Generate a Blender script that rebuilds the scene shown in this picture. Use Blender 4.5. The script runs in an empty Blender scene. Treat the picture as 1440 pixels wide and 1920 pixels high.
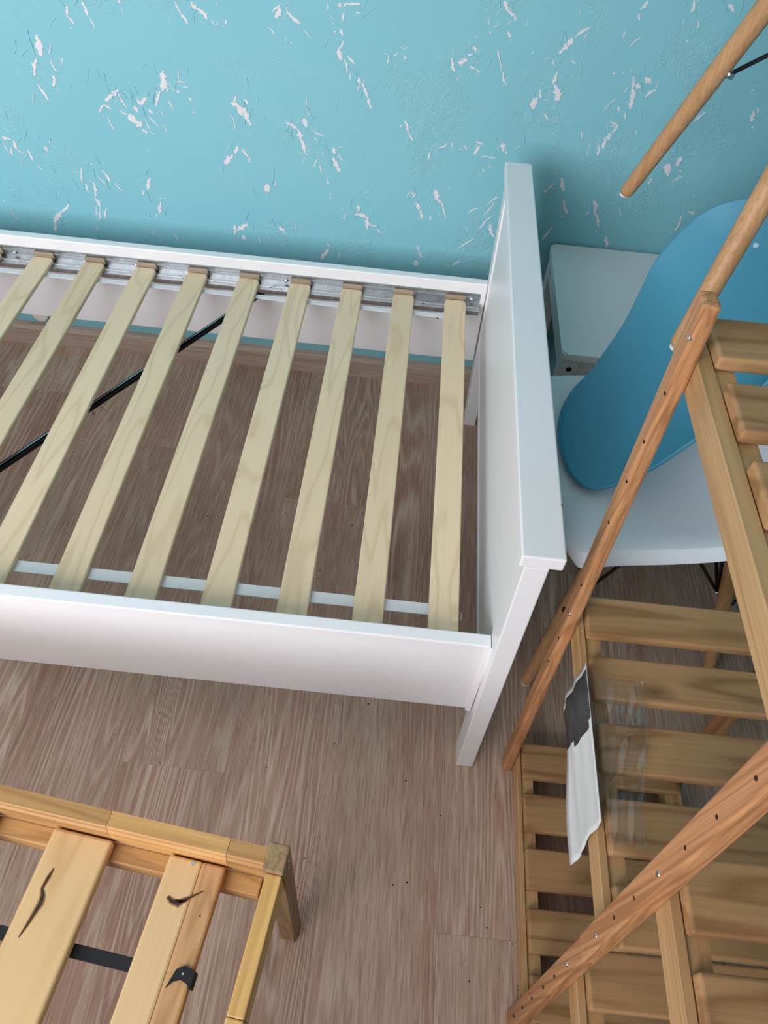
import bpy, bmesh, math, random
import numpy as np
from mathutils import Vector, Matrix, Euler

random.seed(7)
scene = bpy.context.scene
COL = scene.collection

# ------------------------------------------------------------------ camera
F_PX = 1377.77
right = Vector((0.99456032, 0.08328213, 0.06256078))
up = Vector((-0.10410684, 0.77519128, 0.62308928))
fwd = Vector((-0.00339563, 0.62621288, -0.77964473))
cam_data = bpy.data.cameras.new('camera')
cam = bpy.data.objects.new('camera', cam_data)
COL.objects.link(cam)
m = Matrix.Identity(4)
for i in range(3):
    m[i][0] = right[i]; m[i][1] = up[i]; m[i][2] = -fwd[i]
m[0][3], m[1][3], m[2][3] = -0.15725, -1.49609, 1.32665
cam.matrix_world = m
cam_data.sensor_fit = 'VERTICAL'
cam_data.sensor_height = 36.0
cam_data.lens = 36.0 * F_PX / 1920.0
cam_data.clip_start = 0.02
scene.camera = cam

# ------------------------------------------------------------------ light
world = bpy.data.worlds.new('sky'); scene.world = world
world.use_nodes = True
bg = world.node_tree.nodes['Background']
bg.inputs[0].default_value = (0.62, 0.80, 1.0, 1)
bg.inputs[1].default_value = 1.0

def area(name, loc, target, sx, sy, power, color):
    l = bpy.data.lights.new(name, 'AREA'); l.shape = 'RECTANGLE'
    l.size = sx; l.size_y = sy; l.energy = power; l.color = color
    o = bpy.data.objects.new(name, l); COL.objects.link(o)
    o.location = loc
    o.rotation_euler = (Vector(target) - Vector(loc)).to_track_quat('-Z', 'Y').to_euler()
    return o
# daylight entering by the room's window (in the wall behind the camera, to the left)
WIN = dict(x0=-2.55, x1=-0.6, z0=0.75, z1=2.4)
area('window_daylight', (-1.575, -2.81, 1.575), (-1.575, 0, 1.425), 1.93, 1.63, 88, (0.965, 0.95, 1.0))

vs = scene.view_settings
vs.view_transform = 'Standard'; vs.look = 'None'; vs.gamma = 1.0
vs.use_curve_mapping = False
vs.exposure = 0.0

# ------------------------------------------------------------------ helpers
def lin(r, g, b):
    f = lambda c: (c / 255 / 12.92) if c / 255 <= 0.04045 else ((c / 255 + 0.055) / 1.055) ** 2.4
    return (f(r), f(g), f(b), 1.0)

class NT:
    """small wrapper for building node materials"""
    def __init__(self, name, rough=0.5, color=(0.8, 0.8, 0.8, 1), metallic=0.0, spec=0.5):
        self.mat = bpy.data.materials.new(name); self.mat.use_nodes = True
        self.t = self.mat.node_tree
        self.b = self.t.nodes['Principled BSDF']
        self.b.inputs['Roughness'].default_value = rough
        self.b.inputs['Base Color'].default_value = color
        self.b.inputs['Metallic'].default_value = metallic
        self.b.inputs['Specular IOR Level'].default_value = spec
    def n(self, typ, **kw):
        o = self.t.nodes.new(typ)
        for k, v in kw.items():
            if k.startswith('i_'):
                o.inputs[int(k[2:])].default_value = v
            else:
                setattr(o, k, v)
        return o
    def l(self, a, b): self.t.links.new(a, b)
    def math(self, op, a, b=None, clamp=False):
        o = self.n('ShaderNodeMath', operation=op); o.use_clamp = clamp
        for i, v in enumerate((a, b)):
            if v is None: continue
            if isinstance(v, (int, float)): o.inputs[i].default_value = v
            else: self.l(v, o.inputs[i])
        return o.outputs[0]
    def vmul(self, a, vec):
        o = self.n('ShaderNodeVectorMath', operation='MULTIPLY'); self.l(a, o.inputs[0])
        o.inputs[1].default_value = vec; return o.outputs[0]
    def mix(self, fac, c1, c2, blend='MIX'):
        o = self.n('ShaderNodeMix', data_type='RGBA', blend_type=blend)
        if isinstance(fac, (int, float)): o.inputs[0].default_value = fac
        else: self.l(fac, o.inputs[0])
        for i, c in ((6, c1), (7, c2)):
            if isinstance(c, tuple): o.inputs[i].default_value = c
            else: self.l(c, o.inputs[i])
        return o.outputs[2]
    def noise(self, vec, scale, detail=3, rough=0.5, dist=0.0):
        o = self.n('ShaderNodeTexNoise')
        o.inputs['Scale'].default_value = scale; o.inputs['Detail'].default_value = detail
        o.inputs['Roughness'].default_value = rough; o.inputs['Distortion'].default_value = dist
        self.l(vec, o.inputs['Vector']); return o.outputs[0]
    def ramp(self, fac, stops):
        o = self.n('ShaderNodeValToRGB'); self.l(fac, o.inputs[0])
        e = o.color_ramp.elements
        while len(e) < len(stops): e.new(0.5)
        for el, (p, c) in zip(e, stops): el.position = p; el.color = c
        return o.outputs[0]
    def coords(self, rand=True):
        tc = self.n('ShaderNodeTexCoord').outputs['Object']
        if not rand: return tc
        oi = self.n('ShaderNodeObjectInfo').outputs['Random']
        cb = self.n('ShaderNodeCombineXYZ')
        for i, k in enumerate((31.0, 17.0, 23.0)):
            self.l(self.math('MULTIPLY', oi, k), cb.inputs[i])
        ad = self.n('ShaderNodeVectorMath', operation='ADD')
        self.l(tc, ad.inputs[0]); self.l(cb.outputs[0], ad.inputs[1])
        return ad.outputs[0]
    def bump(self, h, strength, dist=0.001):
        o = self.n('ShaderNodeBump'); o.inputs['Strength'].default_value = strength
        o.inputs['Distance'].default_value = dist
        self.l(h, o.inputs['Height']); self.l(o.outputs[0], self.b.inputs['Normal'])

def wood(name, base, dark, light, axis, ring_k=9.0, along=1.2, across=11.0, ring=0.5, fiber=0.35,
         rough=0.5, sharp=3.0, fib_scale=220.0, var=0.25, knots=False, bump=0.1, spec=0.35):
    N = NT(name, rough=rough, spec=spec)
    c = N.coords()
    sc = [across] * 3; sc[axis] = along
    v = N.vmul(c, tuple(sc))
    f = N.noise(v, 1.0, 2.0, 0.4, 0.25)
    s = N.math('SINE', N.math('MULTIPLY', f, ring_k * 6.283))
    s = N.math('POWER', N.math('ADD', N.math('MULTIPLY', s, 0.5), 0.5), sharp)
    fs = [fib_scale] * 3; fs[axis] = fib_scale / 45.0
    fb = N.noise(N.vmul(c, tuple(fs)), 1.0, 3.0, 0.6)
    big = N.noise(N.vmul(c, tuple([x * 0.45 for x in sc])), 1.0, 2.0, 0.5)
    col = N.mix(N.math('MULTIPLY', N.math('SUBTRACT', big, 0.35), 1.0 + var * 3, True), base, light)
    col = N.mix(N.math('MULTIPLY', s, ring, True), col, dark)
    fbf = N.math('MULTIPLY', N.math('SUBTRACT', fb, 0.42, True), fiber * 4, True)
    col = N.mix(fbf, col, dark)
    if knots:
        vo = N.n('ShaderNodeTexVoronoi'); vo.inputs['Scale'].default_value = 1.0
        ks = [7.0] * 3; ks[axis] = 3.4
        N.l(N.vmul(c, tuple(ks)), vo.inputs['Vector'])
        kf = N.math('SUBTRACT', 1.0, N.math('MULTIPLY', vo.outputs['Distance'], 9.0), True)
        col = N.mix(N.math('MULTIPLY', kf, 0.75), col, tuple([x * 0.35 for x in dark[:3]] + [1.0]))
    oi = N.n('ShaderNodeObjectInfo').outputs['Random']
    hs = N.n('ShaderNodeHueSaturation'); N.l(col, hs.inputs['Color'])
    N.l(N.math('ADD', N.math('MULTIPLY', oi, var * 0.8), 1.0 - var * 0.4), hs.inputs['Value'])
    N.l(hs.outputs[0], N.b.inputs['Base Color'])
    N.bump(fb, bump, 0.0006)
    return N.mat

def link(o, parent=None):
    COL.objects.link(o)
    if parent is not None:
        o.parent = parent
        o.matrix_parent_inverse = world_of(parent).inverted()
    return o

def world_of(o):
    if o.parent is None: return o.matrix_basis.copy()
    return world_of(o.parent) @ o.matrix_parent_inverse @ o.matrix_basis

def mesh_obj(name, bm, mats, parent=None, center=True, smooth=False, frame=None):
    """bm is in world coordinates (or in `frame` coordinates); origin goes to the middle of the mesh"""
    me = bpy.data.meshes.new(name)
    c = Vector((0, 0, 0))
    if center:
        lo = Vector([min(v.co[i] for v in bm.verts) for i in range(3)])
        hi = Vector([max(v.co[i] for v in bm.verts) for i in range(3)])
        c = (lo + hi) / 2
        bmesh.ops.translate(bm, verts=bm.verts, vec=-c)
    bmesh.ops.recalc_face_normals(bm, faces=bm.faces)
    bm.to_mesh(me); bm.free()
    if not isinstance(mats, (list, tuple)): mats = [mats]
    for mt in mats: me.materials.append(mt)
    if smooth:
        for p in me.polygons: p.use_smooth = True
    o = bpy.data.objects.new(name, me)
    o.matrix_basis = (frame @ Matrix.Translation(c)) if frame is not None else Matrix.Translation(c)
    return link(o, parent)

def hexa(bm, pts, bevel=0.0, seg=1, mat=0):
    """pts: 8 corners, index = ix + 2*iy + 4*iz"""
    vs_ = [bm.verts.new(p) for p in pts]
    fs = []
    for q in ((0, 2, 3, 1), (4, 5, 7, 6), (0, 1, 5, 4), (2, 6, 7, 3), (0, 4, 6, 2), (1, 3, 7, 5)):
        f = bm.faces.new([vs_[i] for i in q]); f.material_index = mat; fs.append(f)
    if bevel > 0:
        es = list({e for f in fs for e in f.edges})
        r = bmesh.ops.bevel(bm, geom=es, offset=bevel, segments=seg, affect='EDGES', profile=0.5)
        for f in r['faces']: f.material_index = mat
    return vs_

def corners(lo, hi, fn=None):
    out = []
    for iz in (0, 1):
        for iy in (0, 1):
            for ix in (0, 1):
                p = ((lo[0], hi[0])[ix], (lo[1], hi[1])[iy], (lo[2], hi[2])[iz])
                out.append(fn(*p) if fn else p)
    return out

def box(name, lo, hi, mat, parent=None, bevel=0.002, seg=2, fn=None, frame=None):
    bm = bmesh.new()
    hexa(bm, corners(lo, hi, fn), bevel, seg)
    return mesh_obj(name, bm, mat, parent, frame=frame)

def add_tube(bm, pts, radii, n=14, mat=0, cap=True):
    pts = [Vector(p) for p in pts]
    if isinstance(radii, (int, float)): radii = [radii] * len(pts)
    rings = []
    prev = None
    for i, p in enumerate(pts):
        a = pts[max(i - 1, 0)]; b = pts[min(i + 1, len(pts) - 1)]
        d = (b - a).normalized()
        if prev is None:
            s = d.orthogonal().normalized()
        else:
            s = (prev - d * prev.dot(d)).normalized()
        prev = s
        t = d.cross(s)
        rings.append([bm.verts.new(p + (s * math.cos(k * 2 * math.pi / n) + t * math.sin(k * 2 * math.pi / n)) * radii[i]) for k in range(n)])
    for a, b in zip(rings, rings[1:]):
        for k in range(n):
            f = bm.faces.new((a[k], a[(k + 1) % n], b[(k + 1) % n], b[k])); f.material_index = mat; f.smooth = True
    if cap:
        bm.faces.new(rings[0][::-1]).material_index = mat
        bm.faces.new(rings[-1]).material_index = mat

def tube(name, pts, radii, mat, parent=None, n=14, frame=None):
    bm = bmesh.new(); add_tube(bm, pts, radii, n)
    return mesh_obj(name, bm, mat, parent, frame=frame)

def extrude_x(name, prof, x0, x1, mat, parent=None, fn=None, frame=None):
    """closed (y, z) profile extruded along x"""
    bm = bmesh.new()
    a = [bm.verts.new((x0, y, z)) for y, z in prof]; b = [bm.verts.new((x1, y, z)) for y, z in prof]
    n = len(prof)
    bm.faces.new(a); bm.faces.new(b[::-1])
    for k in range(n): bm.faces.new((a[k], b[k], b[(k + 1) % n], a[(k + 1) % n]))
    return mesh_obj(name, bm, mat, parent, frame=frame)

def tag(o, label=None, cat=None, group=None, kind=None):
    if label: o['label'] = label
    if cat: o['category'] = cat
    if group: o['group'] = group
    if kind: o['kind'] = kind
    return o

def empty(name, mat):
    o = bpy.data.objects.new(name, None); o.empty_display_size = 0.1
    o.matrix_basis = mat if isinstance(mat, Matrix) else Matrix.Translation(mat)
    COL.objects.link(o); return o

# ------------------------------------------------------------------ materials
def plaster_mat():
    N = NT('turquoise_plaster', rough=0.62, spec=0.3)
    c = N.coords(False)
    a = N.noise(c, 3.0, 3, 0.5)
    col = N.mix(a, lin(129, 189, 199), lin(137, 197, 206))
    # raised trowel streaks, most of them in loose patches
    st = N.noise(N.vmul(c, (1.0, 1.0, 0.7)), 46.0, 3.0, 0.6, 1.6)
    st = N.math('SUBTRACT', 1.0, N.math('MULTIPLY', N.math('ABSOLUTE', N.math('SUBTRACT', st, 0.5)), 16.0), True)
    pa = N.math('MULTIPLY', N.math('SUBTRACT', N.noise(c, 8.0, 2.0, 0.5), 0.53, True), 9.0, True)
    k = N.math('MULTIPLY', st, pa)
    col = N.mix(N.math('MULTIPLY', k, 0.16), col, lin(190, 222, 226))
    N.l(col, N.b.inputs['Base Color'])
    fine = N.noise(c, 320.0, 2, 0.6)
    N.bump(N.math('ADD', N.math('MULTIPLY', k, 1.0), N.math('MULTIPLY', fine, 0.22)), 0.55, 0.0011)
    return N.mat
M = {}
M['plaster'] = plaster_mat()
M['plaster_light'] = NT('raised_turquoise_plaster', 0.55, lin(146, 203, 211), spec=0.35).mat
M['flake'] = NT('plaster_flake', 0.6, lin(226, 219, 221), spec=0.3).mat
M['dim_wall'] = NT('dimmed_wall_paint', 0.8, lin(78, 76, 74)).mat  # unseen walls made dark grey so less fill light bounces back
def paint(name, c1, c2, rough):
    N = NT(name, rough, spec=0.45)
    c = N.coords()
    a = N.noise(N.vmul(c, (6, 6, 6)), 1.0, 3, 0.6)
    N.l(N.mix(a, c1, c2), N.b.inputs['Base Color'])
    N.bump(N.noise(c, 420.0, 2, 0.6), 0.05, 0.0004)
    return N.mat
M['ceiling'] = NT('white_ceiling_paint', 0.85, lin(228, 226, 224)).mat
M['white'] = paint('white_lacquer', lin(232, 231, 231), lin(238, 237, 236), 0.38)
M['stool_white'] = paint('worn_white_lacquer', lin(222, 224, 220), lin(230, 231, 228), 0.42)
def floor_mat():
    N = NT('oak_laminate', rough=0.5, spec=0.35)
    c = N.coords()
    f = N.noise(N.vmul(c, (10.0, 0.62, 1)), 1.0, 2.0, 0.42, 0.25)
    s = N.math('SINE', N.math('MULTIPLY', f, 30.0 * 6.283))
    s = N.math('POWER', N.math('ADD', N.math('MULTIPLY', s, 0.5), 0.5), 2.6)
    amp = N.math('MULTIPLY', N.math('SUBTRACT', N.noise(N.vmul(c, (9, 1.2, 1)), 1.0, 2.0, 0.5), 0.36, True), 2.8, True)
    pore = N.noise(N.vmul(c, (360, 14, 1)), 1.0, 3.0, 0.65)
    pore2 = N.noise(N.vmul(c, (210, 12, 1)), 1.0, 3.0, 0.65, 0.3)
    tint = N.noise(N.vmul(c, (7, 1.3, 1)), 1.0, 3.0, 0.55)
    col = N.mix(N.math('MULTIPLY', N.math('SUBTRACT', tint, 0.34), 3.0, True), lin(171, 130, 111), lin(193, 163, 141))
    col = N.mix(N.math('MULTIPLY', N.math('MULTIPLY', s, amp), 0.68, True), col, lin(228, 209, 187))
    col = N.mix(N.math('MULTIPLY', N.math('SUBTRACT', pore, 0.48, True), 2.9, True), col, lin(134, 100, 84))
    col = N.mix(N.math('MULTIPLY', N.math('SUBTRACT', pore2, 0.51, True), 2.0, True), col, lin(220, 200, 180))
    oi = N.n('ShaderNodeObjectInfo').outputs['Random']
    hs = N.n('ShaderNodeHueSaturation'); N.l(col, hs.inputs['Color'])
    N.l(N.math('ADD', N.math('MULTIPLY', oi, 0.12), 0.94), hs.inputs['Value'])
    N.l(hs.outputs[0], N.b.inputs['Base Color'])
    N.bump(N.math('SUBTRACT', pore2, N.math('MULTIPLY', pore, 0.6)), 0.25, 0.0006)
    return N.mat
M['floor'] = floor_mat()
M['underlay'] = NT('dark_underlay', 0.9, lin(70, 56, 48)).mat
M['baseboard'] = wood('baseboard_oak_foil', lin(186, 163, 147), lin(152, 130, 115), lin(202, 182, 164), 0, 8, 0.8, 20, 0.4, 0.5, 0.5, 2.5, 260, 0.1)
M['birch'] = wood('birch_slat', lin(224, 200, 164), lin(188, 156, 114), lin(232, 211, 178), 1, 7, 2.2, 15, 0.34, 0.10, 0.48, 6.0, 240, 0.10, bump=0.03)
M['block'] = wood('slat_end_block', lin(158, 140, 116), lin(112, 98, 82), lin(172, 154, 130), 0, 5, 3, 30, 0.2, 0.3, 0.6, 3, 240, 0.12)
M['rack_y'] = wood('rack_pine_y', lin(190, 152, 106), lin(150, 108, 66), lin(200, 164, 118), 1, 6, 1.6, 22, 0.45, 0.30, 0.45, 3, 260, 0.10)
M['rack_z'] = wood('rack_pine_z', lin(192, 138, 94), lin(140, 90, 54), lin(200, 150, 106), 2, 9, 1.1, 30, 0.55, 0.45, 0.45, 2.2, 260, 0.10)
M['rack_x'] = wood('rack_pine_x', lin(174, 133, 90), lin(120, 80, 46), lin(188, 149, 106), 0, 5, 1.8, 16, 0.6, 0.22, 0.42, 4, 240, 0.16, knots=True)
M['bench'] = wood('honey_pine_rail', lin(208, 160, 98), lin(166, 114, 62), lin(218, 176, 114), 0, 6, 2.0, 22, 0.4, 0.3, 0.5, 3, 260, 0.12)
M['bench_brown'] = wood('brown_pine_rail', lin(186, 140, 86), lin(136, 92, 48), lin(200, 156, 100), 0, 7, 2.4, 24, 0.45, 0.3, 0.5, 3, 260, 0.10)
M['bench_y'] = wood('honey_pine_side', lin(216, 170, 102), lin(172, 120, 62), lin(228, 186, 120), 1, 6, 2.0, 22, 0.35, 0.3, 0.5, 3, 260, 0.10)
M['bench_slat'] = wood('pale_pine_slat', lin(214, 178, 128), lin(182, 136, 86), lin(222, 190, 144), 1, 5, 1.8, 15, 0.40, 0.12, 0.55, 4, 220, 0.10)
M['bench_slat2'] = wood('tan_pine_slat', lin(194, 148, 100), lin(152, 106, 64), lin(204, 162, 114), 1, 9, 1.4, 30, 0.45, 0.30, 0.55, 3, 220, 0.10)
M['bench_post'] = wood('greyed_pine_post', lin(158, 128, 92), lin(112, 84, 58), lin(172, 144, 108), 2, 6, 3, 40, 0.5, 0.3, 0.6, 3, 260, 0.10)
M['crack'] = NT('dark_wood_crack', 0.8, lin(54, 34, 18)).mat
M['crack_edge'] = NT('brown_knot_edge', 0.7, lin(150, 108, 64)).mat
M['hole'] = NT('dark_screw_hole', 0.9, lin(30, 18, 10)).mat
M['beech'] = wood('beech_leg', lin(196, 150, 104), lin(160, 110, 68), lin(206, 164, 120), 2, 4, 1.2, 30, 0.25, 0.5, 0.45, 2, 300, 0.08)
def galv():
    N = NT('galvanised_steel', 0.36, metallic=0.9)
    c = N.coords(False)
    vo = N.n('ShaderNodeTexVoronoi'); vo.inputs['Scale'].default_value = 120
    N.l(c, vo.inputs['Vector'])
    n = N.noise(c, 60, 4, 0.6)
    k = N.math('ADD', N.math('MULTIPLY', vo.outputs['Color'], 0.25), N.math('MULTIPLY', n, 0.6))
    N.l(N.mix(k, lin(140, 144, 146), lin(214, 217, 218)), N.b.inputs['Base Color'])
    N.l(N.math('ADD', N.math('MULTIPLY', n, 0.3), 0.2), N.b.inputs['Roughness'])
    return N.mat
M['galv'] = galv()
M['bolt'] = NT('zinc_bolt', 0.25, lin(205, 205, 205), metallic=1.0).mat
M['rod'] = NT('black_steel_rod', 0.3, lin(44, 48, 50), metallic=0.8).mat
M['rod_glint'] = NT('rod_highlight', 0.25, lin(176, 186, 190), metallic=1.0).mat  # bright colour for the highlight along the rod
M['black'] = NT('black_powder_coat', 0.42, lin(20, 20, 21)).mat
def web(name, c1, c2):
    N = NT(name, 0.85)
    c = N.coords(False)
    w = N.n('ShaderNodeTexWave'); w.inputs['Scale'].default_value = 260; N.l(c, w.inputs['Vector'])
    N.l(N.mix(w.outputs['Fac'], c1, c2), N.b.inputs['Base Color']); N.bump(w.outputs['Fac'], 0.2, 0.0004)
    return N.mat
M['webbing'] = web('white_webbing', lin(212, 212, 212), lin(226, 226, 226))
M['strap'] = web('black_webbing', lin(16, 16, 17), lin(30, 30, 31))
M['shell_white'] = NT('white_plastic_shell', 0.42, lin(228, 230, 232)).mat
M['shell_blue'] = NT('blue_plastic_shell', 0.46, lin(72, 146, 170)).mat
M['stud'] = NT('clear_plastic_stud', 0.15, lin(190, 215, 220)).mat
M['glide'] = NT('white_foot_glide', 0.5, lin(232, 226, 216)).mat
M['rubber'] = NT('black_rubber', 0.6, lin(14, 14, 14)).mat
def paper():
    N = NT('printed_paper', 0.6)
    c = N.coords(False)
    n = N.noise(N.vmul(c, (1, 12, 60)), 1.0, 3, 0.6)
    N.l(N.mix(N.math('MULTIPLY', N.math('SUBTRACT', n, 0.55, True), 2.0, True), lin(206, 207, 204), lin(168, 170, 168)), N.b.inputs['Base Color'])
    return N.mat
M['paper'] = paper()
M['paper_black'] = NT('black_glossy_print', 0.32, lin(44, 46, 48)).mat
def film():
    mt = bpy.data.materials.new('clear_plastic_film'); mt.use_nodes = True
    t = mt.node_tree; t.nodes.clear()
    out = t.nodes.new('ShaderNodeOutputMaterial'); mx = t.nodes.new('ShaderNodeMixShader')
    tr = t.nodes.new('ShaderNodeBsdfTransparent'); tr.inputs[0].default_value = (0.96, 0.96, 0.955, 1)
    gl = t.nodes.new('ShaderNodeBsdfGlossy'); gl.inputs['Roughness'].default_value = 0.14
    gl.inputs[0].default_value = (0.9, 0.9, 0.9, 1)
    mx.inputs[0].default_value = 0.07
    t.links.new(tr.outputs[0], mx.inputs[1]); t.links.new(gl.outputs[0], mx.inputs[2]); t.links.new(mx.outputs[0], out.inputs[0])
    return mt
M['film'] = film()
M['speck'] = NT('dark_dirt_speck', 0.9, lin(38, 28, 22)).mat

# ------------------------------------------------------------------ the room
WY = 0.0415          # face of the back wall
RX0, RX1, RY0, RZ = -2.75, 0.648, -2.75, 2.60
T = 0.12
wall_back = tag(box('wall_back', (RX0 - T, WY, -0.05), (RX1 + T, WY + T, RZ), M['plaster'], bevel=0), 'turquoise plastered wall with pale trowelled flakes behind the bed', kind='structure')
wall_right = tag(box('wall_right', (RX1, RY0, -0.05), (RX1 + T, WY, RZ), M['plaster'], bevel=0), 'turquoise wall at the dark corner beside the chairs', kind='structure')
tag(box('wall_left', (RX0 - T, RY0, -0.05), (RX0, WY, RZ), M['dim_wall'], bevel=0), 'darkened grey wall on the far left of the room', kind='structure')
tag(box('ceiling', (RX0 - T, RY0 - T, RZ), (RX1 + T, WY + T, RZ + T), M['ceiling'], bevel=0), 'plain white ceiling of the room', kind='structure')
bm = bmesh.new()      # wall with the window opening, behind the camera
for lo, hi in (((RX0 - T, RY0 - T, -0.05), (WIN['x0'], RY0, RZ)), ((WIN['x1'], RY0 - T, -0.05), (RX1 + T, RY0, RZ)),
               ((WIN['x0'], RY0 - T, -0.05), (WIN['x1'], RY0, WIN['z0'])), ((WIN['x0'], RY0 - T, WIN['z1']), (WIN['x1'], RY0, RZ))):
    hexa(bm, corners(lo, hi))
tag(mesh_obj('wall_front', bm, M['dim_wall']), 'darkened grey wall with the window behind the viewer', kind='structure')

# plaster flakes on the back wall
FL = """-919,757,-923,720,89;-933,714,-947,681,53;-897,746,-906,725,19;-905,715,-899,692,23;-908,685,-914,665,69;-947,667,-933,637,39;-960,648,-967,626,16;-845,811,-851,793,32;-851,793,-841,781,32;-817,821,-811,798,50;-808,796,-803,778,22;-640,836,-633,818,31;-633,818,-622,801,35;-611,837,-602,828,56;-602,828,-583,813,63;-575,811,-574,805,28;-565,808,-565,806,35;-550,815,-549,807,28;-682,716,-692,678,112;-696,677,-709,646,38;-682,692,-680,677,38;-654,718,-655,700,19;-661,697,-642,697,19;-649,688,-636,690,15;-662,680,-656,679,46;-639,670,-634,664,38;-683,661,-675,644,23;-813,647,-797,659,62;-797,659,-781,669,62;-783,669,-771,638,27;-830,622,-819,638,28;-819,639,-803,631,23;-816,616,-807,587,20;-789,633,-772,624,20;-770,624,-747,604,110;-748,598,-736,590,40;-755,643,-752,631,62;-749,653,-735,647,54;-741,646,-723,662,54;-727,639,-719,631,39;-730,624,-711,604,20;-737,620,-731,598,20;-701,612,-697,594,16;-555,668,-535,661,68;-538,663,-523,641,137;-525,644,-517,627,54;-542,683,-549,670,30;-526,678,-519,670,38;-548,582,-555,566,48;-580,542,-560,562,81;-540,579,-524,561,32;-524,561,-525,549,28;-557,648,-550,616,15;-1059,550,-1040,548,50;-1035,545,-1036,529,67;-1046,528,-1048,512,42;-1036,529,-1021,518,17;-1010,529,-1005,506,50;-970,539,-965,530,50;-954,553,-956,541,21;-998,496,-992,487,21;-1063,538,-1051,515,17;-900,500,-907,466,34;-899,465,-901,448,34;-877,513,-874,509,25;-854,499,-843,475,51;-871,485,-852,461,21;-833,474,-820,456,21;-881,471,-886,432,51;-886,432,-879,411,44;-889,414,-893,377,18;-879,411,-887,375,22;-866,410,-875,381,35;-901,365,-900,351,18;-751,493,-760,465,59;-771,462,-773,451,26;-735,439,-744,412,60;-751,409,-752,400,17;-727,449,-724,448,26;-953,411,-981,388,53;-977,386,-1000,361,98;-998,361,-1006,337,54;-1109,403,-1102,400,18;-1095,383,-1087,356,14;-573,403,-575,378,52;-568,390,-541,407,70;-556,377,-553,368,97;-496,503,-493,487,33;-767,368,-769,349,18;-717,359,-712,351,22;-746,829,-744,823,32;-744,817,-740,802,14;-879,721,-888,703,15;-894,723,-881,714,11;-444,849,-461,835,21;-446,843,-456,826,71;-437,846,-431,835,18;-431,836,-410,821,43;-471,810,-459,796,18;-405,812,-389,798,14;-439,797,-438,787,15;-430,788,-427,786,22;-358,856,-358,847,21;-339,860,-335,854,42;-325,859,-300,862,35;-330,859,-325,856,49;-309,847,-298,847,14;-330,845,-331,830,28;-350,827,-348,825,18;-335,819,-331,808,36;-345,815,-344,812,22;-329,799,-338,785,36;-338,785,-332,767,81;-326,768,-321,745,26;-321,775,-306,763,29;-315,745,-314,733,22;-299,738,-294,730,53;-290,730,-279,707,53;-279,707,-271,684,38;-297,726,-299,717,19;-243,782,-244,770,29;-214,786,-209,780,25;-220,800,-218,799,18;-225,790,-235,783,15;-123,790,-116,767,43;-111,781,-94,789,65;-95,796,-85,800,29;-87,813,-81,803,43;-88,778,-77,774,29;-77,774,-67,769,22;-42,812,-28,776,25;-24,774,-14,753,33;-44,888,-34,873,47;-34,873,-21,868,34;-21,868,-19,859,27;-28,842,-21,834,35;-61,837,-58,837,31;-68,859,-66,857,21;-446,641,-417,627,40;-417,627,-415,611,80;-415,613,-406,585,48;-406,585,-400,578,25;-408,652,-403,636,71;-393,633,-367,622,24;-383,616,-382,612,32;-400,692,-402,677,15;-345,599,-343,587,57;-347,580,-334,551,90;-337,588,-326,574,24;-379,575,-388,554,21;-375,563,-369,543,21;-359,531,-357,519,34;-353,502,-352,499,26;-202,669,-194,645,39;-194,645,-182,629,24;-211,660,-210,655,23;-189,659,-188,655,19;-145,611,-147,595,32;-130,621,-110,632,20;-104,635,-100,624,24;-76,632,-71,625,27;-54,642,-39,638,31;-46,633,-53,615,55;-1,645,2,628,70;9,629,13,623,31;-39,614,-11,613,20;-32,589,-28,583,24;-490,507,-489,490,77;-473,515,-471,502,21;-290,480,-288,467,51;-296,459,-268,453,61;-268,455,-267,427,61;-316,457,-322,447,26;-263,435,-247,434,26;-245,430,-235,417,22;-184,511,-179,521,21;-179,521,-166,518,21;-166,518,-173,508,17;-164,500,-154,483,51;-152,484,-145,462,42;-126,533,-119,510,66;-117,510,-108,506,42;-108,506,-95,472,34;-130,463,-127,471,34;-469,407,-456,399,54;-431,418,-432,407,22;-518,378,-517,363,23;-356,364,-372,334,82;-359,378,-352,372,23;-331,357,-331,344,23;-152,399,-144,381,27;-144,381,-138,369,36;-152,357,-147,345,108;12,532,-9,508,21;-29,502,-48,488,17;6,519,-13,485,21;5,487,-17,453,25;5,467,19,438,59;-26,428,-57,400,22;-48,369,-64,355,27;78,823,90,842,81;72,815,78,823,41;94,843,117,861,28;64,805,70,792,20;97,806,107,800,20;75,785,73,762,58;77,762,90,735,100;49,736,45,715,85;52,750,57,736,34;68,709,80,697,30;22,813,25,812,20;196,896,205,910,38;196,890,200,881,31;179,861,180,852,27;196,836,212,855,16;284,918,285,900,45;343,917,356,908,45;303,890,306,876,19;293,856,296,855,23;179,791,184,791,33;219,789,224,768,41;228,776,237,773,74;242,790,254,781,65;224,768,229,733,74;252,755,268,771,33;182,724,200,750,13;207,735,212,727,30;224,728,229,712,17;201,705,215,702,26;217,702,211,685,43;209,684,200,655,78;192,659,194,639,35;150,683,155,670,22;173,663,174,637,13;254,694,258,689,17;134,586,146,558,64;123,575,105,549,23;105,555,109,552,56;151,539,165,510,47;154,505,158,500,29;213,546,224,517,65;224,517,240,487,47;213,521,203,507,19;237,478,240,473,29;142,476,128,442,39;264,466,273,442,68;335,626,345,636,106;338,635,349,613,71;359,635,361,653,62;319,605,315,591,27;368,626,372,623,27;380,616,362,601,18;375,741,361,721,33;463,751,467,733,58;467,757,472,748,21;472,725,476,720,17;417,543,433,539,37;407,532,406,495,28;273,537,282,518,14"""
bm = bmesh.new()
rs = random.Random(3)
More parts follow.
